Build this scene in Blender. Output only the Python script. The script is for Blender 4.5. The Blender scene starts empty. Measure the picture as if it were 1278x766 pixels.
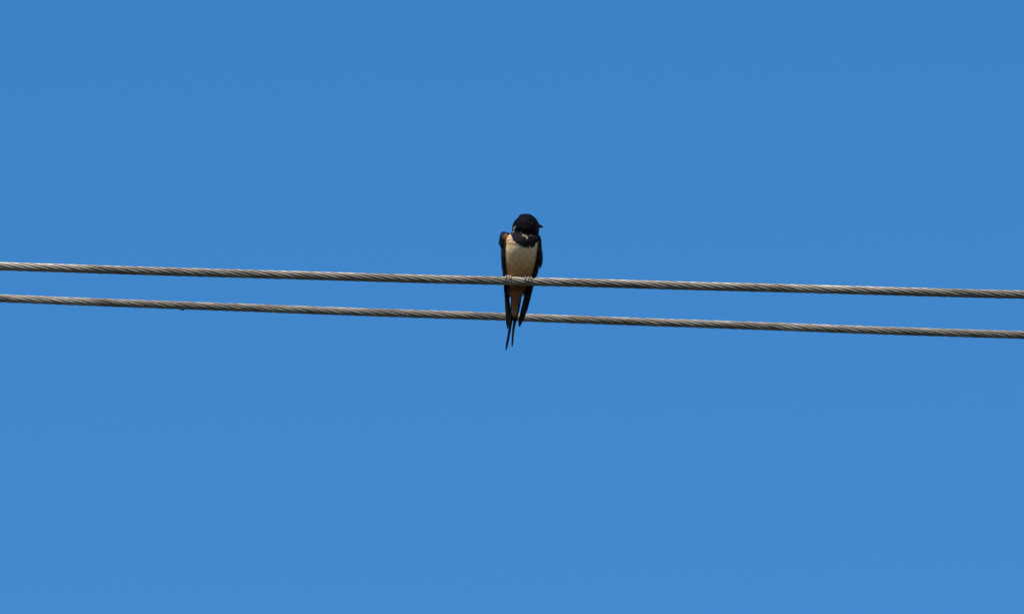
import bpy, math, random
import numpy as np

random.seed(7)
rng = np.random.default_rng(11)
R = math.radians
scene = bpy.context.scene
col = scene.collection

# ------------------------------------------------------------------ camera
MM = 0.0009                      # metres per photograph pixel at the bird
ELEV = R(22.0)                   # the camera looks up by this much
DIST = 15.5                      # metres from lens to bird
H = 7.5                          # height of the wire under the bird
P0 = np.array([0.0, 0.0, H])     # wire axis under the bird = photo pixel (648, 351.5)
PX0, PY0 = 648.0, 351.5
XV = np.array([1.0, 0, 0])
UV = np.array([0, -math.sin(ELEV), math.cos(ELEV)])
FV = np.array([0, math.cos(ELEV), math.sin(ELEV)])
CAM = P0 - FV * DIST + XV * (639 - PX0) * MM + UV * (PY0 - 383) * MM

cd = bpy.data.cameras.new("camera")
cam = bpy.data.objects.new("camera", cd)
col.objects.link(cam)
cam.location = CAM
cam.rotation_euler = (R(90) + ELEV, 0, 0)
cd.sensor_fit = 'HORIZONTAL'
cd.sensor_width = 22.3
cd.lens = 22.3 * DIST / (1278 * MM)
cd.clip_start = 0.1
cd.clip_end = 20000
cd.dof.use_dof = True
cd.dof.focus_distance = DIST
cd.dof.aperture_fstop = 6.3
scene.camera = cam
scene.render.resolution_x = 1024
scene.render.resolution_y = 613

# ------------------------------------------------------------------ light
SUN_EL, SUN_AZ = R(56), R(22)    # azimuth: towards the camera side, turned to picture left
sdir = np.array([-math.sin(SUN_AZ) * math.cos(SUN_EL), -math.cos(SUN_AZ) * math.cos(SUN_EL), math.sin(SUN_EL)])

world = bpy.data.worlds.new("World")
scene.world = world
world.use_nodes = True
wn = world.node_tree
wn.nodes.clear()
sky = wn.nodes.new('ShaderNodeTexSky')
sky.sky_type = 'NISHITA'
sky.sun_disc = False
sky.sun_elevation = SUN_EL
sky.sun_rotation = math.atan2(sdir[0], sdir[1])
sky.altitude = 200
sky.air_density = 1.0
sky.dust_density = 0.0
sky.ozone_density = 3.0
tint = wn.nodes.new('ShaderNodeHueSaturation')      # the camera's saturated colour, over the whole sky alike
tint.inputs['Saturation'].default_value = 1.345
bg = wn.nodes.new('ShaderNodeBackground')
bg.inputs['Strength'].default_value = 0.15
wo = wn.nodes.new('ShaderNodeOutputWorld')
wn.links.new(sky.outputs[0], tint.inputs['Color'])
wn.links.new(tint.outputs[0], bg.inputs['Color'])
wn.links.new(bg.outputs[0], wo.inputs[0])

sl = bpy.data.lights.new("sun", 'SUN')
sl.energy = 5.0
sl.angle = R(0.53)
sl.color = (1.0, 0.91, 0.78)
so = bpy.data.objects.new("sun", sl)
col.objects.link(so)
so.location = (-6, -10, 30)
from mathutils import Vector
so.rotation_euler = Vector(sdir).to_track_quat('Z', 'Y').to_euler()

vs = scene.view_settings
vs.view_transform = 'Standard'
vs.look = 'None'
vs.exposure = 0.0
vs.gamma = 1.0
vs.use_curve_mapping = False

# ------------------------------------------------------------------ helpers
def new_mat(name):
    m = bpy.data.materials.new(name)
    m.use_nodes = True
    nt = m.node_tree
    b = nt.nodes['Principled BSDF']
    return m, nt, b

def mesh_obj(name, verts, faces, mat, parent=None, smooth=True, colors=None):
    me = bpy.data.meshes.new(name)
    verts = np.asarray(verts, dtype=np.float32)
    faces = np.asarray(faces, dtype=np.int32) if not isinstance(faces, list) else faces
    if isinstance(faces, np.ndarray):
        n, k = faces.shape
        me.vertices.add(len(verts)); me.vertices.foreach_set('co', verts.ravel())
        me.loops.add(n * k); me.loops.foreach_set('vertex_index', faces.ravel())
        me.polygons.add(n)
        me.polygons.foreach_set('loop_start', np.arange(0, n * k, k, dtype=np.int32))
        me.update(calc_edges=True)
        me.validate()
    else:
        me.from_pydata([tuple(map(float, v)) for v in verts], [], faces)
    if smooth:
        me.polygons.foreach_set('use_smooth', np.ones(len(me.polygons), dtype=bool))
    if colors is not None:
        a = me.color_attributes.new('Col', 'FLOAT_COLOR', 'POINT')
        c = np.ones((len(verts), 4), dtype=np.float32); c[:, :3] = colors
        a.data.foreach_set('color', c.ravel())
    me.materials.append(mat)
    o = bpy.data.objects.new(name, me)
    col.objects.link(o)
    if parent: o.parent = parent
    return o

def tag(o, label, cat, group=None):
    o['label'] = label; o['category'] = cat
    if group: o['group'] = group

def empty(name, loc, rot=(0, 0, 0)):
    o = bpy.data.objects.new(name, None)
    o.empty_display_size = 0.03
    col.objects.link(o)
    o.location = loc; o.rotation_euler = rot
    return o

def tube(path, radii, sides=8, cap=True, squash=None):
    """closed tube along a polyline; returns verts, faces(list)"""
    path = np.asarray(path, float); n = len(path)
    t = np.gradient(path, axis=0); t /= np.linalg.norm(t, axis=1)[:, None]
    ref = np.array([0.123, 0.31, 0.94])
    V, F = [], []
    for i in range(n):
        a = np.cross(t[i], ref)
        if np.linalg.norm(a) < 0.15: a = np.cross(t[i], np.array([1.0, 0.2, 0]))
        a /= np.linalg.norm(a); b = np.cross(t[i], a)
        for k in range(sides):
            th = 2 * math.pi * k / sides
            V.append(path[i] + radii[i] * (math.cos(th) * a + math.sin(th) * b))
    for i in range(n - 1):
        for k in range(sides):
            k2 = (k + 1) % sides
            F.append((i * sides + k, i * sides + k2, (i + 1) * sides + k2, (i + 1) * sides + k))
    if cap:
        F.append(tuple(range(sides))[::-1]); F.append(tuple((n - 1) * sides + k for k in range(sides)))
    return V, F

def lathe(profile, sides=20, axis='z'):
    V, F = [], []
    for (r, z) in profile:
        for k in range(sides):
            th = 2 * math.pi * k / sides
            V.append((r * math.cos(th), r * math.sin(th), z))
    n = len(profile)
    for i in range(n - 1):
        for k in range(sides):
            k2 = (k + 1) % sides
            F.append((i * sides + k, i * sides + k2, (i + 1) * sides + k2, (i + 1) * sides + k))
    F.append(tuple(range(sides))[::-1]); F.append(tuple((n - 1) * sides + k for k in range(sides)))
    return V, F

def join(parts):
    V, F = [], []
    for v, f in parts:
        o = len(V); V += list(v); F += [tuple(i + o for i in q) for q in f]
    return V, F

def cat_rom(xs, ys, x):
    """smooth (Hermite) interpolation of a table"""
    xs = np.asarray(xs, float); ys = np.asarray(ys, float)
    m = np.gradient(ys, xs)
    i = np.clip(np.searchsorted(xs, x) - 1, 0, len(xs) - 2)
    h = xs[i + 1] - xs[i]; t = np.clip((x - xs[i]) / h, 0, 1)
    return ((2*t**3 - 3*t**2 + 1) * ys[i] + (t**3 - 2*t**2 + t) * h * m[i]
            + (-2*t**3 + 3*t**2) * ys[i + 1] + (t**3 - t**2) * h * m[i + 1])

def at(px, py, Y):
    """world point where the ray of a photo pixel meets the vertical plane y = Y"""
    d = FV * DIST + XV * (px - 639) * MM + UV * (383 - py) * MM
    t = (Y - CAM[1]) / d[1]
    return CAM + d * t

# ------------------------------------------------------------------ materials
def mat_ground():
    m, nt, b = new_mat('meadow_ground')
    tc = nt.nodes.new('ShaderNodeTexCoord')
    n1 = nt.nodes.new('ShaderNodeTexNoise'); n1.inputs['Scale'].default_value = 0.35; n1.inputs['Detail'].default_value = 8
    n2 = nt.nodes.new('ShaderNodeTexNoise'); n2.inputs['Scale'].default_value = 18; n2.inputs['Detail'].default_value = 6
    nt.links.new(tc.outputs['Object'], n1.inputs['Vector']); nt.links.new(tc.outputs['Object'], n2.inputs['Vector'])
    r = nt.nodes.new('ShaderNodeValToRGB')
    r.color_ramp.elements[0].position = 0.35; r.color_ramp.elements[0].color = (0.024, 0.028, 0.012, 1)
    r.color_ramp.elements[1].position = 0.7; r.color_ramp.elements[1].color = (0.062, 0.052, 0.026, 1)
    mx = nt.nodes.new('ShaderNodeMath'); mx.operation = 'MULTIPLY_ADD'; mx.inputs[1].default_value = 0.5
    hl = nt.nodes.new('ShaderNodeMath'); hl.operation = 'MULTIPLY'; hl.inputs[1].default_value = 0.5
    nt.links.new(n2.outputs['Fac'], hl.inputs[0]); nt.links.new(n1.outputs['Fac'], mx.inputs[0]); nt.links.new(hl.outputs[0], mx.inputs[2])
    nt.links.new(mx.outputs[0], r.inputs[0]); nt.links.new(r.outputs[0], b.inputs['Base Color'])
    b.inputs['Roughness'].default_value = 0.95
    bp = nt.nodes.new('ShaderNodeBump'); bp.inputs['Strength'].default_value = 0.6
    nt.links.new(n2.outputs['Fac'], bp.inputs['Height']); nt.links.new(bp.outputs[0], b.inputs['Normal'])
    return m

def mat_cable(name, c0, c1, metallic, rough):
    m, nt, b = new_mat(name)
    tc = nt.nodes.new('ShaderNodeTexCoord')
    mp = nt.nodes.new('ShaderNodeMapping'); mp.inputs['Scale'].default_value = (1.0, 4.0, 4.0)
    nt.links.new(tc.outputs['Object'], mp.inputs[0])
    n1 = nt.nodes.new('ShaderNodeTexNoise'); n1.inputs['Scale'].default_value = 28; n1.inputs['Detail'].default_value = 6; n1.inputs['Roughness'].default_value = 0.65
    n2 = nt.nodes.new('ShaderNodeTexNoise'); n2.inputs['Scale'].default_value = 260; n2.inputs['Detail'].default_value = 3
    for n in (n1, n2): nt.links.new(mp.outputs[0], n.inputs['Vector'])
    r = nt.nodes.new('ShaderNodeValToRGB')
    r.color_ramp.elements[0].position = 0.34; r.color_ramp.elements[0].color = (*c0, 1)
    r.color_ramp.elements[1].position = 0.62; r.color_ramp.elements[1].color = (*c1, 1)
    nt.links.new(n1.outputs['Fac'], r.inputs[0])
    oi = nt.nodes.new('ShaderNodeObjectInfo')          # each strand weathers a little differently
    mr = nt.nodes.new('ShaderNodeMapRange'); mr.inputs['To Min'].default_value = 0.72; mr.inputs['To Max'].default_value = 1.12
    nt.links.new(oi.outputs['Random'], mr.inputs['Value'])
    mul = nt.nodes.new('ShaderNodeVectorMath'); mul.operation = 'SCALE'
    nt.links.new(r.outputs[0], mul.inputs[0]); nt.links.new(mr.outputs[0], mul.inputs['Scale'])
    n3 = nt.nodes.new('ShaderNodeTexNoise'); n3.inputs['Scale'].default_value = 4.5; n3.inputs['Detail'].default_value = 5   # patches of oxide
    nt.links.new(tc.outputs['Object'], n3.inputs['Vector'])
    m3 = nt.nodes.new('ShaderNodeMapRange'); m3.inputs['From Min'].default_value = 0.35; m3.inputs['From Max'].default_value = 0.65
    m3.inputs['To Min'].default_value = 0.74; m3.inputs['To Max'].default_value = 1.18
    nt.links.new(n3.outputs['Fac'], m3.inputs['Value'])
    mul3 = nt.nodes.new('ShaderNodeVectorMath'); mul3.operation = 'SCALE'
    nt.links.new(mul.outputs[0], mul3.inputs[0]); nt.links.new(m3.outputs[0], mul3.inputs['Scale'])
    nt.links.new(mul3.outputs[0], b.inputs['Base Color'])
    rr = nt.nodes.new('ShaderNodeMapRange'); rr.inputs['To Min'].default_value = rough - 0.1; rr.inputs['To Max'].default_value = rough + 0.18
    nt.links.new(n2.outputs['Fac'], rr.inputs['Value']); nt.links.new(rr.outputs[0], b.inputs['Roughness'])
    b.inputs['Metallic'].default_value = metallic
    return m

def mat_feather(name, rough=0.62, spec=0.3):
    m, nt, b = new_mat(name)
    at_ = nt.nodes.new('ShaderNodeAttribute'); at_.attribute_name = 'Col'
    tc = nt.nodes.new('ShaderNodeTexCoord')
    mp = nt.nodes.new('ShaderNodeMapping'); mp.inputs['Scale'].default_value = (1.0, 1.0, 0.18)
    n = nt.nodes.new('ShaderNodeTexNoise'); n.inputs['Scale'].default_value = 900; n.inputs['Detail'].default_value = 4
    nt.links.new(tc.outputs['Object'], mp.inputs[0]); nt.links.new(mp.outputs[0], n.inputs['Vector'])
    mr = nt.nodes.new('ShaderNodeMapRange'); mr.inputs['From Min'].default_value = 0.25; mr.inputs['From Max'].default_value = 0.75
    mr.inputs['To Min'].default_value = 0.78; mr.inputs['To Max'].default_value = 1.15
    nt.links.new(n.outputs['Fac'], mr.inputs['Value'])
    mul = nt.nodes.new('ShaderNodeVectorMath'); mul.operation = 'SCALE'
    nt.links.new(at_.outputs['Color'], mul.inputs[0]); nt.links.new(mr.outputs[0], mul.inputs['Scale'])
    nt.links.new(mul.outputs[0], b.inputs['Base Color'])
    b.inputs['Roughness'].default_value = rough
    b.inputs['Specular IOR Level'].default_value = spec
    return m

def mat_plain(name, c, rough=0.5, metallic=0.0, noise=0.25, scale=40):
    m, nt, b = new_mat(name)
    tc = nt.nodes.new('ShaderNodeTexCoord')
    n = nt.nodes.new('ShaderNodeTexNoise'); n.inputs['Scale'].default_value = scale; n.inputs['Detail'].default_value = 5
    nt.links.new(tc.outputs['Object'], n.inputs['Vector'])
    r = nt.nodes.new('ShaderNodeValToRGB')
    r.color_ramp.elements[0].position = 0.3; r.color_ramp.elements[0].color = (*[v * (1 - noise) for v in c], 1)
    r.color_ramp.elements[1].position = 0.7; r.color_ramp.elements[1].color = (*[min(1, v * (1 + noise)) for v in c], 1)
    nt.links.new(n.outputs['Fac'], r.inputs[0]); nt.links.new(r.outputs[0], b.inputs['Base Color'])
    b.inputs['Roughness'].default_value = rough; b.inputs['Metallic'].default_value = metallic
    return m

M_GROUND = mat_ground()
M_CABLE1 = mat_cable('weathered_strand_metal', (0.165, 0.136, 0.105), (0.37, 0.325, 0.272), 0.62, 0.52)
M_CABLE2 = mat_cable('dusty_strand_metal', (0.17, 0.14, 0.107), (0.36, 0.316, 0.26), 0.45, 0.58)
M_CORE = mat_plain('shaded_core', (0.02, 0.017, 0.015), 0.9, 0.0)  # near-black, so the shade in the grooves between strands is in the colour
M_DIRT = mat_plain('dried_dirt', (0.12, 0.10, 0.085), 0.9, 0, 0.4, 900)
M_FEATHER = mat_feather('body_feather', 0.75, 0.10)
M_FLIGHT = mat_feather('flight_feather', 0.55, 0.16)
M_BEAK = mat_plain('black_horn', (0.012, 0.012, 0.014), 0.38, 0, 0.2, 600)
M_EYE = mat_plain('dark_eye', (0.004, 0.003, 0.003), 0.4, 0, 0.1, 300)
M_EYE.node_tree.nodes['Principled BSDF'].inputs['Specular IOR Level'].default_value = 0.12
M_LEG = mat_plain('scaly_foot_skin', (0.34, 0.22, 0.18), 0.5, 0, 0.35, 900)
M_CLAW = mat_plain('dark_claw', (0.025, 0.022, 0.02), 0.35, 0, 0.2, 900)
M_WOOD = mat_plain('weathered_pole_wood', (0.16, 0.12, 0.085), 0.85, 0, 0.35, 12)
M_STEEL = mat_plain('galvanised_steel', (0.35, 0.35, 0.35), 0.5, 0.8, 0.2, 30)
M_PORC = mat_plain('brown_porcelain', (0.10, 0.04, 0.022), 0.2, 0, 0.15, 20)

# ------------------------------------------------------------------ ground
gs, gn = 6000.0, 60
u = np.linspace(-1, 1, gn + 1); u = np.sign(u) * np.abs(u) ** 2.6 * gs
X, Y = np.meshgrid(u, u)
Z = 0.12 * np.sin(X * 0.11 + 0.4) * np.cos(Y * 0.09) * (np.hypot(X, Y) < 900)
gv = np.stack([X, Y, Z - 0.02], -1).reshape(-1, 3)
gi = np.arange(gn * (gn + 1)).reshape(gn, gn + 1)[:, :-1].ravel()
gf = np.stack([gi, gi + 1, gi + gn + 2, gi + gn + 1], 1)
ground = mesh_obj('ground', gv, gf, M_GROUND)
ground['kind'] = 'structure'

# ------------------------------------------------------------------ cables
X_A, X_B = -17.0, 21.0           # where the two poles stand
def fit_wire(pts, Y, curv):
    P = np.array([at(px, py, Y) for px, py in pts])
    x, z = P[:, 0], P[:, 2] - curv * P[:, 0] ** 2
    s, c = np.polyfit(x, z, 1)
    return lambda q: c + s * q + curv * q * q

W1 = fit_wire([(0, 332.6), (160, 337.2), (340, 342.2), (500, 347.4), (620, 350.6), (820, 355.6), (970, 359.7), (1118, 363.7), (1278, 367)], 0.0, 0.0024)
Y2 = 0.30
W2 = fit_wire([(0, 372.8), (160, 378.5), (340, 384.9), (500, 390.8), (620, 394.8), (820, 402.3), (970, 407.2), (1118, 413), (1278, 418.5)], Y2, 0.0020)

xs_c = np.concatenate([np.arange(X_A, -1.3, 0.016), np.arange(-1.3, 1.3, 0.0045), np.arange(1.3, X_B + 0.001, 0.016)])

def cable(name, fz, Y, dia, lay, mat, label, phase, wob):
    root = empty(name, (0, Y, float(fz(0.0))))
    z0 = float(fz(0.0))
    r = dia * 0.124; Rp = dia * 0.376
    x = xs_c; zc = fz(x) - z0 + 0.00022 * np.sin(x * 8.3 + phase) + 0.00012 * np.sin(x * 21 + 2 * phase)   # slight kinks
    nR = len(x); S = 8
    for k in range(9):
        # the lay is never perfectly regular
        ph = phase + k * math.pi / 4.5 - 2 * math.pi * x / lay + wob * np.sin(x * 9.1) + 0.014 * np.sin(x * 31 + k * 2.1)
        rk = r * (1 + 0.05 * math.sin(k * 2.7 + phase))
        Rk = Rp * (1 + 0.008 * np.sin(x * 13 + k * 1.9) + 0.006 * np.sin(x * 47 + k))
        cy, cz = -Rk * np.cos(ph), Rk * np.sin(ph)
        th = np.arange(S) * 2 * math.pi / S
        # ring lies across the strand's own direction
        dph = -2 * math.pi / lay * Rp
        tx, ty, tz = np.ones(nR), np.sin(ph) * dph, np.cos(ph) * dph
        ln = np.sqrt(1 + dph * dph); tx, ty, tz = tx / ln, ty / ln, tz / ln
        nrm = np.stack([np.zeros(nR), -np.cos(ph), np.sin(ph)], 1)
        tan = np.stack([tx, ty, tz], 1)
        bi = np.cross(tan, nrm)
        c = np.stack([x, cy, zc + cz], 1)
        V = c[:, None, :] + rk * (np.cos(th)[None, :, None] * nrm[:, None, :] + np.sin(th)[None, :, None] * bi[:, None, :])
        i = np.arange((nR - 1))[:, None] * S; kk = np.arange(S)[None, :]; k2 = (kk + 1) % S
        F = np.stack([i + kk, i + k2, i + S + k2, i + S + kk], -1).reshape(-1, 4)
        mesh_obj('strand', V.reshape(-1, 3), F, mat, root)
    xc = np.linspace(X_A, X_B, 400)
    V, F = tube(np.stack([xc, 0 * xc, fz(xc) - z0], 1), np.full(400, dia * 0.29), 8)
    mesh_obj('core', V, F, M_CORE, root)
    tag(root, label, 'cable')
    return root

D1, D2 = 10.8 * MM, 10.1 * MM * (1 + Y2 / DIST)
cable1 = cable('overhead_cable', W1, 0.0, D1, 0.116, M_CABLE1, 'twisted grey metal cable that the swallow grips with its feet', 0.3, 0.25)
cable2 = cable('overhead_cable', W2, Y2, D2, 0.118, M_CABLE2, 'dustier twisted metal cable running behind the tail of the swallow', 1.1, 0.3)

# small crumb of dirt stuck under the second cable
p = at(227.5, 386.2, Y2)
dv, df = lathe([(0.0004, -0.0028), (0.0012, -0.0022), (0.0021, -0.0008), (0.0024, 0.0006), (0.0016, 0.0018), (0.0005, 0.0024)], 10)
dv = [np.array(v) * (1 + 0.25 * math.sin(v[0] * 2900 + v[2] * 3300)) for v in dv]
dc = mesh_obj('dirt_clump', dv, df, M_DIRT, cable2)
dc.scale = (0.95, 0.8, 0.4)
dc.location = (p[0], 0, p[2] - float(W2(0.0)))

# ------------------------------------------------------------------ poles that carry the cables
def pole(x, label):
    zt1, zt2 = float(W1(x)), float(W2(x))
    yc = Y2 / 2
    root = empty('utility_pole', (x, yc, 0))
    top = max(zt1, zt2) + 0.55
    n = 14
    zz = np.linspace(-0.8, top, n)
    prof = [(0.135 - 0.045 * (z + 0.8) / (top + 0.8), z) for z in zz] + [(0.05, top + 0.05)]
    V, F = lathe(prof, 24)
    V = [(v[0] * (1 + 0.02 * math.sin(5 * math.atan2(v[1], v[0]) + v[2])), v[1] * (1 + 0.02 * math.cos(3 * math.atan2(v[1], v[0]))), v[2]) for v in V]
    mesh_obj('shaft', V, F, M_WOOD, root)
    inward = 1 if x < 0 else -1
    for zt, sy in ((zt1, -1), (zt2, 1)):
        y = sy * yc
        # steel bracket reaching from the shaft, spool insulator at its end
        parts = []
        for dz in (-0.06, 0.06):
            parts.append(tube([(0, sy * 0.06, dz), (0, y + sy * 0.02, dz)], [0.009, 0.009], 8))
        parts.append(tube([(0, y, -0.085), (0, y, 0.085)], [0.008, 0.008], 8))
        V, F = join(parts)
        br = mesh_obj('bracket', V, F, M_STEEL, root); br.location = (0, 0, zt)
        V, F = lathe([(0.012, -0.05), (0.036, -0.048), (0.04, -0.03), (0.026, -0.012), (0.022, 0.0), (0.026, 0.012), (0.04, 0.03), (0.036, 0.048), (0.012, 0.05)], 20)
        ins = mesh_obj('spool_insulator', V, F, M_PORC, br); ins.location = (0, y, 0)
    tag(root, label, 'pole', 'wooden poles carrying the two cables')
pole(X_A, 'weathered wooden pole holding the higher end of both cables')
pole(X_B, 'weathered wooden pole holding the lower end of both cables')

# ------------------------------------------------------------------ the swallow
# Local frame: x to the bird's left (picture right), z along its leaning back, y backwards.
bird = empty('barn_swallow', P0, (ELEV, 0, 0))
tag(bird, 'perched swallow with black head, dark breast band, cream belly and forked tail', 'bird')

def lx(px): return (np.asarray(px, float) - PX0) * MM
def lz(py): return (PY0 - np.asarray(py, float)) * MM

#        py    xl     xr    front  back (mm, local y)
BODY = [(266.8, 653.0, 659.0,  4.0,  7.0),
        (267.6, 650.0, 661.8, -0.5, 11.5),
        (269.5, 648.2, 665.0, -3.2, 14.0),
        (272.5, 645.4, 668.4, -5.4, 16.4),
        (276.0, 642.2, 671.0, -7.0, 18.2),
        (280.0, 640.4, 672.5, -8.0, 19.5),
        (284.0, 639.5, 672.8, -8.6, 20.5),
        (288.0, 639.3, 672.6, -7.8, 21.6),
        (291.5, 637.4, 672.2, -7.7, 23.0),
        (295.0, 634.4, 672.0, -8.6, 25.0),
        (299.0, 632.2, 672.4, -9.4, 27.0),
        (305.0, 631.0, 672.2, -9.2, 29.2),
        (312.0, 629.8, 671.6, -8.0, 30.8),
        (320.0, 629.3, 670.8, -5.6, 31.6),
        (330.0, 629.6, 669.2, -2.2, 31.6),
        (338.0, 630.4, 667.2,  1.6, 30.8),
        (345.0, 631.4, 664.6,  4.4, 29.6),
        (352.0, 632.8, 661.0,  7.6, 28.2),
        (359.0, 635.2, 656.6,  9.4, 27.0),
        (367.0, 636.8, 652.4, 10.6, 25.6),
        (375.0, 637.8, 649.0, 11.8, 24.2),
        (383.0, 638.6, 646.8, 13.0, 22.6),
        (391.0, 639.4, 645.4, 14.4, 21.2),
        (397.0, 641.0, 644.4, 15.8, 19.8)]
BODY = np.array(BODY)

def body_point(py, th):
    """surface point for photo row py and angle th (0 = towards the camera, growing to picture right)"""
    xl, xr = cat_rom(BODY[:, 0], BODY[:, 1], py), cat_rom(BODY[:, 0], BODY[:, 2], py)
    f, b = cat_rom(BODY[:, 0], BODY[:, 3], py) / 1000, cat_rom(BODY[:, 0], BODY[:, 4], py) / 1000
    cx, hx = (lx(xl) + lx(xr)) / 2, (lx(xr) - lx(xl)) / 2
    cy, hy = (f + b) / 2, (b - f) / 2
    e = 0.94
    s, c = np.sin(th), np.cos(th)
    X = cx + hx * np.sign(s) * np.abs(s) ** e
    Yd = cy - hy * np.sign(c) * np.abs(c) ** e
    return np.stack([X, Yd, lz(py) + 0 * X], -1)

def body_normal(py, th):
    d = 0.02
    a = body_point(py, th + d) - body_point(py, th - d)
    b = body_point(py + 0.3, th) - body_point(py - 0.3, th)
    n = np.cross(b, a)
    return n / (np.linalg.norm(n, axis=-1, keepdims=True) + 1e-12)

def vnoise(x, y, f, seed=0):
    x = x * f; y = y * f
    return (np.sin(x * 1.3 + 2.1 * np.sin(y * 0.9 + seed)) + np.sin(y * 1.7 + 1.7 * np.sin(x * 1.1 + seed * 2.3)) + np.sin((x + y) * 2.3 + seed)) / 3

BLACK = np.array([0.0024, 0.0028, 0.0052])
def plumage_color(px, py, front, jit):
    """plumage colours by body region, with shade painted on belly and throat. front: -1 back .. 1 facing the camera"""
    n = len(px)
    c = np.tile(BLACK, (n, 1))
    w = vnoise(px, py, 0.5, 1.3)
    w2 = vnoise(px, py, 1.4, 4.1)
    # lower border of the breast band and border throat/band
    low = np.interp(px, [634, 638, 642, 647, 653, 660, 666, 671, 674], [288, 294, 299.5, 303.5, 307, 308.8, 306.5, 301, 296])
    head = np.interp(px, [634, 640, 646, 652, 660, 668, 674], [281, 284, 289.5, 293, 293.8, 294, 294])
    isfront = front > -0.25
    belly = isfront & (py > low + 0.8 * w + 0.35 * jit)
    cream = np.array([0.91, 0.60, 0.325])
    shaded_buff = np.array([0.51, 0.243, 0.082])
    rust = np.array([0.22, 0.082, 0.034])
    pale = np.array([0.28, 0.145, 0.070])
    k = np.clip((py - 306) / 30 + 0.25 * w, 0, 1)[:, None]
    bc = cream * (1 - k) + shaded_buff * k  # plumage tone plus painted shade, darkening down the belly
    k2 = np.clip((py - 345) / 12 + 0.2 * w, 0, 1)[:, None]
    bc = bc * (1 - k2) + rust * k2
    k3 = np.clip((py - 378) / 9, 0, 1)[:, None]
    bc = bc * (1 - k3) + pale * k3
    k4 = np.clip((py - 391) / 4, 0, 1)[:, None]
    bc = bc * (1 - k4) + BLACK * k4
    bc = bc * (1 + 0.06 * w2 + 0.06 * jit)[:, None]
    c[belly] = bc[belly]
    # dark, faintly brown breast band
    band = isfront & (py <= low + 0.8 * w + 0.35 * jit) & (py > head)
    c[band] = np.array([0.014, 0.011, 0.013])
    # pale ruffled tips between throat and band, white nick at the side of the neck
    def seg(ax, ay, bx, by):
        t = np.clip(((px - ax) * (bx - ax) + (py - ay) * (by - ay)) / ((bx - ax) ** 2 + (by - ay) ** 2), 0, 1)
        return np.hypot(px - ax - t * (bx - ax), py - ay - t * (by - ay))
    c[isfront & (np.minimum(seg(659.5, 294.6, 665.0, 293.2), seg(665.5, 294.8, 672.5, 296.0)) < 0.35 + 0.5 * jit)] = np.array([0.17, 0.13, 0.095])
    c[isfront & (seg(649.0, 290.0, 653.0, 292.6) < 0.5 + 0.5 * jit)] = np.array([0.14, 0.11, 0.09])
    c[isfront & (seg(652.6, 293.0, 658.2, 296.4) < 0.9 + 0.5 * jit)] = np.array([0.42, 0.32, 0.21])
    nick = isfront & (np.abs((px - 642.3) - (285.5 - py) * 0.35) < 1.5 - 0.25 * np.abs(py - 285.6)) & (jit > -0.7)
    c[nick] = np.array([0.42, 0.35, 0.29])
    # chestnut kept to the edge by the bill; the throat's shade is painted black
    ch = (px > 669.0 + 0.8 * w + 0.25 * np.abs(py - 283.5) + 0.8 * jit) & (py > 279.0) & (py < 289) & (front > -0.6)
    c[ch] = np.array([0.070, 0.012, 0.006])
    return np.clip(c, 0.002, 0.9)

# body: one closed skin
rows = np.concatenate([np.linspace(266.8, 272, 10)[:-1], np.linspace(272, 397, 96)])
SEG = 48
th = np.arange(SEG) * 2 * math.pi / SEG
PYg, THg = np.meshgrid(rows, th, indexing='ij')
bp = body_point(PYg.ravel(), THg.ravel())
bn = body_normal(PYg.ravel(), THg.ravel())
bump = 0.00018 * vnoise(bp[:, 0] * 1000, bp[:, 2] * 1000, 0.55, 0.7)
bp = bp + bn * bump[:, None]
F = []
nr = len(rows)
for i in range(nr - 1):
    for k in range(SEG):
        k2 = (k + 1) % SEG
        F.append((i * SEG + k, (i + 1) * SEG + k, (i + 1) * SEG + k2, i * SEG + k2))
F.append(tuple(range(SEG))); F.append(tuple((nr - 1) * SEG + k for k in range(SEG))[::-1])
bcol = plumage_color(bp[:, 0] / MM + PX0, PYg.ravel(), np.cos(THg.ravel()), np.zeros(len(bp)))
body = mesh_obj('body', bp, F, M_FEATHER, bird, colors=bcol)

# contour feathers laid over the skin, each a small curved, rounded leaf of four faces
def leaf_mesh(P, D, Nn, L, W, lift, C):
    """P root, D direction, N normal; returns verts, faces, colours for many leaves"""
    S_ = np.cross(D, Nn); S_ /= np.linalg.norm(S_, axis=1)[:, None] + 1e-12
    prof = [(0.0, 0.55), (0.45, 1.0), (0.82, 0.72), (1.0, 0.12)]
    V = []
    for t, w in prof:
        h = (lift * t * (1 - 0.35 * t))[:, None] * Nn
        c = P + D * (L * t)[:, None] + h
        V.append(c - S_ * (W * w * 0.5)[:, None] - Nn * (W * w * 0.06)[:, None])
        V.append(c + Nn * (W * w * 0.06)[:, None])
        V.append(c + S_ * (W * w * 0.5)[:, None] - Nn * (W * w * 0.06)[:, None])
    n = len(P)
    V = np.stack(V, 1)                       # n,12,3
    base = np.arange(n)[:, None] * 12
    q = []
    for r in range(3):
        for s in range(2):
            a = r * 3 + s
            q.append(np.stack([base[:, 0] + a, base[:, 0] + a + 1, base[:, 0] + a + 4, base[:, 0] + a + 3], 1))
    Fq = np.stack(q, 1).reshape(-1, 4)
    Cc = np.repeat(C[:, None, :], 12, 1).copy()
    Cc[:, :3] *= 0.92
    return V.reshape(-1, 3), Fq, Cc.reshape(-1, 3)

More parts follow.
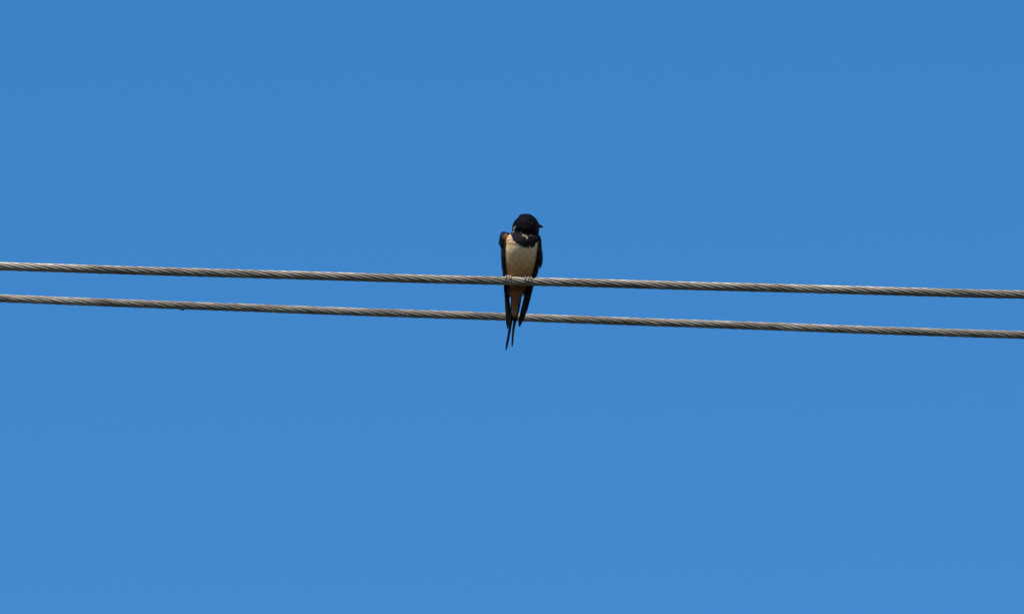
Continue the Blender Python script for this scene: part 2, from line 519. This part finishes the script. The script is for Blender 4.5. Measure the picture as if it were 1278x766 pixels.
NF = 9500
py = 267.2 + (394 - 267.2) * rng.random(NF * 2)
xl_, xr_ = cat_rom(BODY[:, 0], BODY[:, 1], py), cat_rom(BODY[:, 0], BODY[:, 2], py)
keep = rng.random(NF * 2) < (xr_ - xl_) / 44 * np.where(py < 300, 1.0, 0.62)
py = py[keep][:NF]
tht = rng.random(len(py)) * 2 * math.pi
Pp = body_point(py, tht); Nn = body_normal(py, tht)
Dn = body_point(py + 0.5, tht) - Pp; Dn /= np.linalg.norm(Dn, axis=1)[:, None]
# on the head the feathers run back from the bill
hd = np.clip((296 - py) / 10, 0, 1)[:, None]
bk = np.tile(np.array([-1.0, 0.0, -0.55]), (len(py), 1)); bk -= Nn * (bk * Nn).sum(1)[:, None]
bk /= np.linalg.norm(bk, axis=1)[:, None] + 1e-9
Dn = Dn * (1 - hd) + bk * hd
Dn += 0.22 * rng.normal(size=Dn.shape); Dn -= Nn * (Dn * Nn).sum(1)[:, None]
Dn /= np.linalg.norm(Dn, axis=1)[:, None]
Ln = np.interp(py, [267, 290, 300, 330, 394], [0.0021, 0.0026, 0.0036, 0.0048, 0.0058]) * (0.8 + 0.4 * rng.random(len(py)))
Wn = Ln * np.interp(py, [267, 300, 330], [0.5, 0.5, 0.42]) * (0.8 + 0.4 * rng.random(len(py)))
lift = np.interp(py, [267, 289, 293, 297, 301, 320, 394], [0.00022, 0.0004, 0.0009, 0.0007, 0.00018, 0.00014, 0.00025]) * (0.3 + 1.3 * rng.random(len(py)))
tipx = (Pp + Dn * Ln[:, None] * 0.4)
Cn = plumage_color(tipx[:, 0] / MM + PX0, PY0 - tipx[:, 2] / MM, np.cos(tht), rng.uniform(-1, 1, len(py)))
lift = np.where((py > 288) & (py < 299) & (Cn.mean(1) < 0.05), 0.00035, lift)
lift = np.where((py > 297) & (py < 335) & (Cn.mean(1) > 0.2), 0.00004, lift)
V, Fq, Cc = leaf_mesh(Pp - Nn * 0.0001, Dn, Nn, Ln, Wn, lift, Cn)
pl = mesh_obj('plumage', V, Fq, M_FEATHER, body, colors=Cc)
pl['kind'] = 'stuff'

# bill, two halves, pointing to picture right and slightly down
def bill(z0, z1, tipz, yw, name):
    V, F = [], []
    n = 9
    for i in range(n):
        t = i / (n - 1)
        x = lx(670.6 + (678.3 - 670.6) * t)
        zc_ = (z0 + z1) / 2 * (1 - t) + tipz * t
        zc_ = zc_ + (0.45 * math.sin(math.pi * t) * (1 if name == 'upper_bill' else -0.3)) * -1
        hz = abs(z1 - z0) / 2 * (1 - t) ** 0.75 + 0.12
        hy = yw * (1 - t) ** 0.9 + 0.00025
        for k in range(10):
            a = 2 * math.pi * k / 10
            V.append((x, 0.0058 + hy * math.cos(a), lz(zc_) + hz * MM * math.sin(a)))
    for i in range(n - 1):
        for k in range(10):
            k2 = (k + 1) % 10
            F.append((i * 10 + k, (i + 1) * 10 + k, (i + 1) * 10 + k2, i * 10 + k2))
    F.append(tuple(range(10))); F.append(tuple((n - 1) * 10 + k for k in range(10))[::-1])
    return mesh_obj(name, V, F, M_BEAK, body)
bill(278.2, 282.7, 283.5, 0.0034, 'upper_bill')
bill(282.2, 284.4, 283.8, 0.0030, 'lower_bill')

# eyes, one on each side of the turned head
for thv in (R(27), R(153)):
    c = body_point(np.array([279.6]), np.array([thv]))[0]; nrm = body_normal(np.array([279.6]), np.array([thv]))[0]
    V, F = lathe([(0.0003, -0.0021), (0.0011, -0.0018), (0.0018, -0.0011), (0.0021, 0), (0.0018, 0.0011), (0.0011, 0.0018), (0.0003, 0.0021)], 16)
    e = mesh_obj('eye', V, F, M_EYE, body)
    e.location = c - nrm * 0.0012

# wings ------------------------------------------------------------
#        py   xl     xr     front back(mm)
WL = np.array([(289.0, 626.0, 629.6,  9.0, 14.0),
      (290.5, 624.6, 632.0,  5.0, 20.0),
      (293.5, 623.2, 632.2,  2.6, 25.0),
      (298.0, 622.0, 632.8,  1.6, 28.5),
      (302.0, 621.5, 632.8,  1.6, 30.5),
      (305.0, 622.3, 632.8,  1.8, 31.5),
      (309.0, 623.6, 632.8,  2.2, 32.2),
      (318.0, 624.2, 632.6,  3.2, 33.0),
      (330.0, 625.0, 632.8,  5.4, 33.0),
      (342.0, 627.0, 632.8,  9.0, 32.0),
      (350.0, 628.2, 633.0, 11.6, 30.5),
      (358.0, 629.0, 633.2, 14.0, 28.5),
      (366.0, 630.0, 632.8, 16.0, 26.5)])
WR = np.array([(293.0, 671.6, 673.4, 10.0, 14.0),
      (295.0, 670.8, 674.6,  6.4, 19.5),
      (299.0, 670.0, 676.0,  4.0, 25.0),
      (304.0, 669.4, 676.8,  3.0, 29.0),
      (312.0, 669.0, 677.1,  3.0, 32.0),
      (322.0, 668.0, 676.8,  4.0, 33.4),
      (330.0, 666.8, 674.4,  5.4, 33.6),
      (338.0, 665.2, 672.6,  7.6, 33.0),
      (345.0, 663.4, 669.6, 10.0, 32.0),
      (353.0, 660.6, 666.8, 12.4, 30.2),
      (361.0, 657.8, 663.8, 14.4, 28.0),
      (369.0, 656.4, 660.4, 16.4, 26.0)])

def wing_color(px, py, ydepth, side, n_):
    c = np.tile(np.array([0.0040, 0.0046, 0.0080]), (len(px), 1))
    if side < 0:
        brown = (px > np.interp(py, [288, 296, 305, 345], [628.4, 627.8, 628.0, 630.0]) + 0.6 * n_) & (ydepth < 0.016) & (py > 292) & (py < 348)
    else:
        brown = (px < np.interp(py, [296, 310, 345], [672.6, 672.4, 666.5]) + 0.6 * n_) & (ydepth < 0.016) & (py > 298) & (py < 348)
    c[brown] = np.array([0.085, 0.058, 0.030])
    if side < 0:
        white = (((px - 631.8) / 1.5) ** 2 + ((py - 292.6) / 2.2) ** 2 < 1) & (ydepth < 0.016)
        c[white] = np.array([0.50, 0.40, 0.28])
    return c

def wing(T, side, prims):
    def pt(py, th):
        xl, xr = cat_rom(T[:, 0], T[:, 1], py), cat_rom(T[:, 0], T[:, 2], py)
        f, b = cat_rom(T[:, 0], T[:, 3], py) / 1000, cat_rom(T[:, 0], T[:, 4], py) / 1000
        cx, hx = (lx(xl) + lx(xr)) / 2, (lx(xr) - lx(xl)) / 2
        cy, hy = (f + b) / 2, (b - f) / 2
        X = cx + hx * np.sin(th); Yd = cy - hy * np.cos(th)
        X = X - side * 0.010 * ((Yd - f) / (b - f + 1e-9)) ** 2 * np.clip((b - f) / 0.03, 0, 1)   # wraps round the back
        return np.stack([X, Yd, lz(py) + 0 * X], -1)
    rw = np.linspace(T[0, 0], T[-1, 0], 54); SG = 28
    tt = np.arange(SG) * 2 * math.pi / SG
    A, B = np.meshgrid(rw, tt, indexing='ij')
    P = pt(A.ravel(), B.ravel())
    F = []
    for i in range(len(rw) - 1):
        for k in range(SG):
            k2 = (k + 1) % SG
            F.append((i * SG + k, (i + 1) * SG + k, (i + 1) * SG + k2, i * SG + k2))
    F.append(tuple(range(SG))); F.append(tuple((len(rw) - 1) * SG + k for k in range(SG))[::-1])
    C = wing_color(P[:, 0] / MM + PX0, A.ravel(), P[:, 1], side, np.zeros(len(P)))
    w = mesh_obj('wing', P, F, M_FLIGHT, bird, colors=C)
    # covert feathers shingled over the folded wing
    n = 1500
    py_ = rng.uniform(T[0, 0] + 1, T[-1, 0] - 6, n); t_ = rng.random(n) * 2 * math.pi
    p_ = pt(py_, t_)
    d_ = pt(py_ + 0.4, t_) - p_; d_ /= np.linalg.norm(d_, axis=1)[:, None]
    a_ = pt(py_, t_ + 0.03) - pt(py_, t_ - 0.03)
    nn = np.cross(d_, a_); nn /= np.linalg.norm(nn, axis=1)[:, None] + 1e-12
    d_ += 0.10 * rng.normal(size=d_.shape); d_ -= nn * (d_ * nn).sum(1)[:, None]; d_ /= np.linalg.norm(d_, axis=1)[:, None]
    L = np.interp(py_, [290, 310, 360], [0.0030, 0.0055, 0.0085]) * (0.8 + 0.4 * rng.random(n)); W = L * 0.42
    c_ = wing_color(p_[:, 0] / MM + PX0, py_, p_[:, 1], side, rng.uniform(-1, 1, n)) * (0.85 + 0.3 * rng.random(n))[:, None]
    V, Fq, Cc = leaf_mesh(p_, d_, nn, L, W, 0.00028 * (0.4 + rng.random(n)), c_)
    cv = mesh_obj('coverts', V, Fq, M_FLIGHT, w, colors=Cc); cv['kind'] = 'stuff'
    # flight feathers
    for i, (pts, wd, ang) in enumerate(prims):
        feather('flight_feather', pts, wd, ang, w, (0.0065, 0.0062, 0.0075))
    return w

def feather(name, pts, width, ang, parent, colr, tip=0.35, edge=None):
    """blade with a raised shaft: pts are (px, py, depth mm) along it, width in px"""
    pts = np.array(pts, float)
    n = 22
    t = np.linspace(0, 1, n)
    k = np.linspace(0, 1, len(pts))
    P = np.stack([cat_rom(k, lx(pts[:, 0]), t), cat_rom(k, pts[:, 2] / 1000, t), cat_rom(k, lz(pts[:, 1]), t)], 1)
    d = np.gradient(P, axis=0); d /= np.linalg.norm(d, axis=1)[:, None]
    s0 = np.array([math.cos(ang), math.sin(ang), 0])
    if np.isscalar(width): width = [width * 0.55, width, width, width * 0.9, width * tip]
    wd = np.interp(t, np.linspace(0, 1, len(width)), width) * MM
    wd[-1] *= 0.45; wd[-2] *= 0.85
    V = []
    for i in range(n):
        s = s0 - d[i] * (s0 @ d[i]); s /= np.linalg.norm(s)
        nn = np.cross(d[i], s)
        rib = 1.0 + 0.03 * math.sin(i * 2.3 + pts[0, 0])
        a, b = 0.40 * wd[i] * rib, 0.60 * wd[i] * (2 - rib)
        V += [P[i] - s * a, P[i] - s * a * 0.1 + nn * 0.00035, P[i] + s * b, P[i] - s * a * 0.1 - nn * 0.00035]
    F = []
    for i in range(n - 1):
        for q in range(4):
            q2 = (q + 1) % 4
            F.append((i * 4 + q, i * 4 + q2, (i + 1) * 4 + q2, (i + 1) * 4 + q))
    F += [(3, 2, 1, 0), ((n - 1) * 4, (n - 1) * 4 + 1, (n - 1) * 4 + 2, (n - 1) * 4 + 3)]
    C = np.tile(np.array(colr), (len(V), 1)); C[0::4] *= 1.8; C[2::4] *= 2.2      # lighter, browner vane edges
    C[0::4, 2] *= 0.8; C[2::4, 2] *= 0.8
    return mesh_obj(name, V, F, M_FLIGHT, parent, smooth=True, colors=C)

PL = [([(630.0, 332, 20), (632.0, 362, 20.5), (634.6, 388, 20), (633.2, 410.2, 19)], [2.4, 4.2, 4.4, 4.2, 2.8], 0.35),
      ([(629.0, 332, 21), (631.0, 362, 21.5), (632.4, 386, 21), (631.9, 405.5, 20)], 3.8, 0.45),
      ([(631.0, 334, 22), (632.6, 366, 22.5), (635.4, 386, 22), (636.0, 402.5, 21)], 3.6, 0.3),
      ([(628.5, 332, 23), (630.4, 362, 23.5), (631.5, 384, 23), (631.8, 399.5, 22)], 3.4, 0.5),
      ([(628.2, 332, 25), (630.2, 360, 25), (631.4, 378, 24.5), (631.8, 392, 24)], 3.6, 0.6),
      ([(628.8, 332, 27), (631.0, 356, 27), (632.6, 370, 26), (633.4, 382, 25)], 4.2, 0.8),
      ([(630.0, 330, 29), (632.5, 350, 29), (634.5, 362, 28), (636.0, 372, 27)], 5.0, 1.0)]
PR = [([(667.0, 332, 20), (659.4, 360, 20.5), (652.6, 386, 20), (647.8, 407.2, 19)], [3.4, 6.2, 6.4, 6.2, 4.6], -0.3),
      ([(668.0, 332, 21), (661.0, 360, 21.5), (654.4, 384, 21), (650.4, 402.6, 20)], 6.2, -0.35),
      ([(668.6, 332, 22), (662.0, 360, 22.5), (656.2, 382, 22), (652.4, 400.4, 21)], 5.8, -0.4),
      ([(669.4, 332, 23), (662.8, 358, 23.5), (657.4, 380, 23), (654.4, 394.5, 22)], 5.6, -0.5),
      ([(670.0, 332, 25), (663.6, 356, 25), (659.2, 374, 24.5), (656.6, 387, 24)], 5.4, -0.6),
      ([(669.0, 332, 27), (662.6, 354, 27), (659.0, 368, 26), (656.6, 378, 25)], 4.6, -0.8),
      ([(668.0, 330, 29), (662.0, 350, 29), (658.0, 362, 28), (655.0, 371, 27)], 5.2, -1.0)]
PR.append(([(673.0, 306, 9), (674.6, 316, 9), (674.8, 326, 9), (673.6, 335.6, 9.5)], 4.6, -0.3))
wing(WL, -1, PL)
wing(WR, 1, PR)

# tail: dark feathers under the rump, the outer pair drawn out into streamers
TC = (0.0065, 0.0065, 0.009)
t0 = [(645.5, 366, 21.5), (642.4, 390, 20.0), (639.0, 404, 19.5)]
tail = feather('tail', [(646.5, 362, 22.0), (643.6, 384, 21.0), (641.6, 403.5, 20.5)], [5, 7, 8, 6.4, 3.0], 0.0, bird, TC)
feather('tail_feather', [(641.5, 368, 19.6), (638.2, 392, 18.6), (635.6, 412, 18.8), (631.2, 437, 19.5)], [2.4, 3.6, 4.2, 3.6, 3.2, 2.6], 0.1, tail, TC, 0.5)
feather('tail_feather', [(647.6, 366, 19.6), (644.0, 392, 18.8), (640.6, 410, 19.0), (638.9, 432.6, 19.6)], [2.6, 3.8, 4.4, 3.4, 2.6, 2.4], -0.1, tail, TC, 0.5)
feather('tail_feather', [(650.6, 364, 20.4), (648.0, 378, 20.0), (645.6, 391, 19.6), (643.0, 403.0, 19.8)], [2.6, 3.2, 3.2, 3.0, 1.8], -0.15, tail, TC)
feather('tail_feather', [(639.0, 366, 20.4), (638.4, 380, 20.0), (638.2, 391, 19.8), (637.4, 404.0, 19.8)], [2.4, 3.0, 3.0, 3.0, 1.8], 0.15, tail, TC)

# feet: short shank behind the wire, three toes over the front, one behind
def foot(px, splay, first):
    x0 = float(lx(px)); zw = float(W1(x0) - H)          # cable axis here (world z)
    # work in world-aligned offsets round the cable, then turn into the bird's frame
    ce, se = math.cos(ELEV), math.sin(ELEV)
    def loc(x, yw, zw_):
        return np.array([x, yw * ce + zw_ * se, -yw * se + zw_ * ce])
    rc = D1 / 2
    def round_(x, deg, r):      # deg measured from the back over the top to the front
        a = R(deg)
        return loc(x, r * math.cos(a), zw + r * math.sin(a))
    ankle = round_(x0, 62, rc + 0.0030)
    up = loc(x0 * 0.86, 0.010, zw + 0.0145)
    V, F = tube([up, (up + ankle) / 2 + np.array([0, 0.0004, 0]), ankle, round_(x0, 78, rc + 0.0016)], [0.0013, 0.0010, 0.0011, 0.0013], 10)
    f = mesh_obj('foot', V, F, M_LEG, bird)
    for dx, d_end, r_ in ((-splay * 1.0, 176, 0.00085), (0.0001, 186, 0.0009), (splay, 172, 0.00085)):
        n = 9
        tt_ = np.linspace(0, 1, n)
        bulge = [0.0007 + 0.0005 * abs(math.sin(3 * math.pi * t)) for t in tt_]
        path = [round_(x0 + dx * min(1, 1.5 * t), 76 + (d_end - 76) * t, rc + bulge[i]) for i, t in enumerate(tt_)]
        rad = [r_ * (1.05 - 0.25 * t + 0.12 * abs(math.cos(3 * math.pi * t))) for t in tt_]
        V, F = tube(path, rad, 8)
        toe = mesh_obj('toe', V, F, M_LEG, f)
        cp = [round_(x0 + dx, d_end + 30 * t, rc + 0.0008 + 0.0012 * math.sin(math.pi * min(1, t * 1.1)) - 0.0002 * t) for t in np.linspace(0, 1, 6)]
        V, F = tube(cp, [0.0006, 0.00058, 0.0005, 0.0004, 0.00028, 0.0001], 7)
        mesh_obj('claw', V, F, M_CLAW, toe)
    tt_ = np.linspace(0, 1, 7)
    V, F = tube([round_(x0, 74 - 78 * t, rc + 0.0009) for t in tt_], [0.00095 - 0.0003 * t for t in tt_], 8)
    mesh_obj('toe', V, F, M_LEG, f)
foot(634.4, 0.0030, True)
foot(659.2, 0.0034, False)
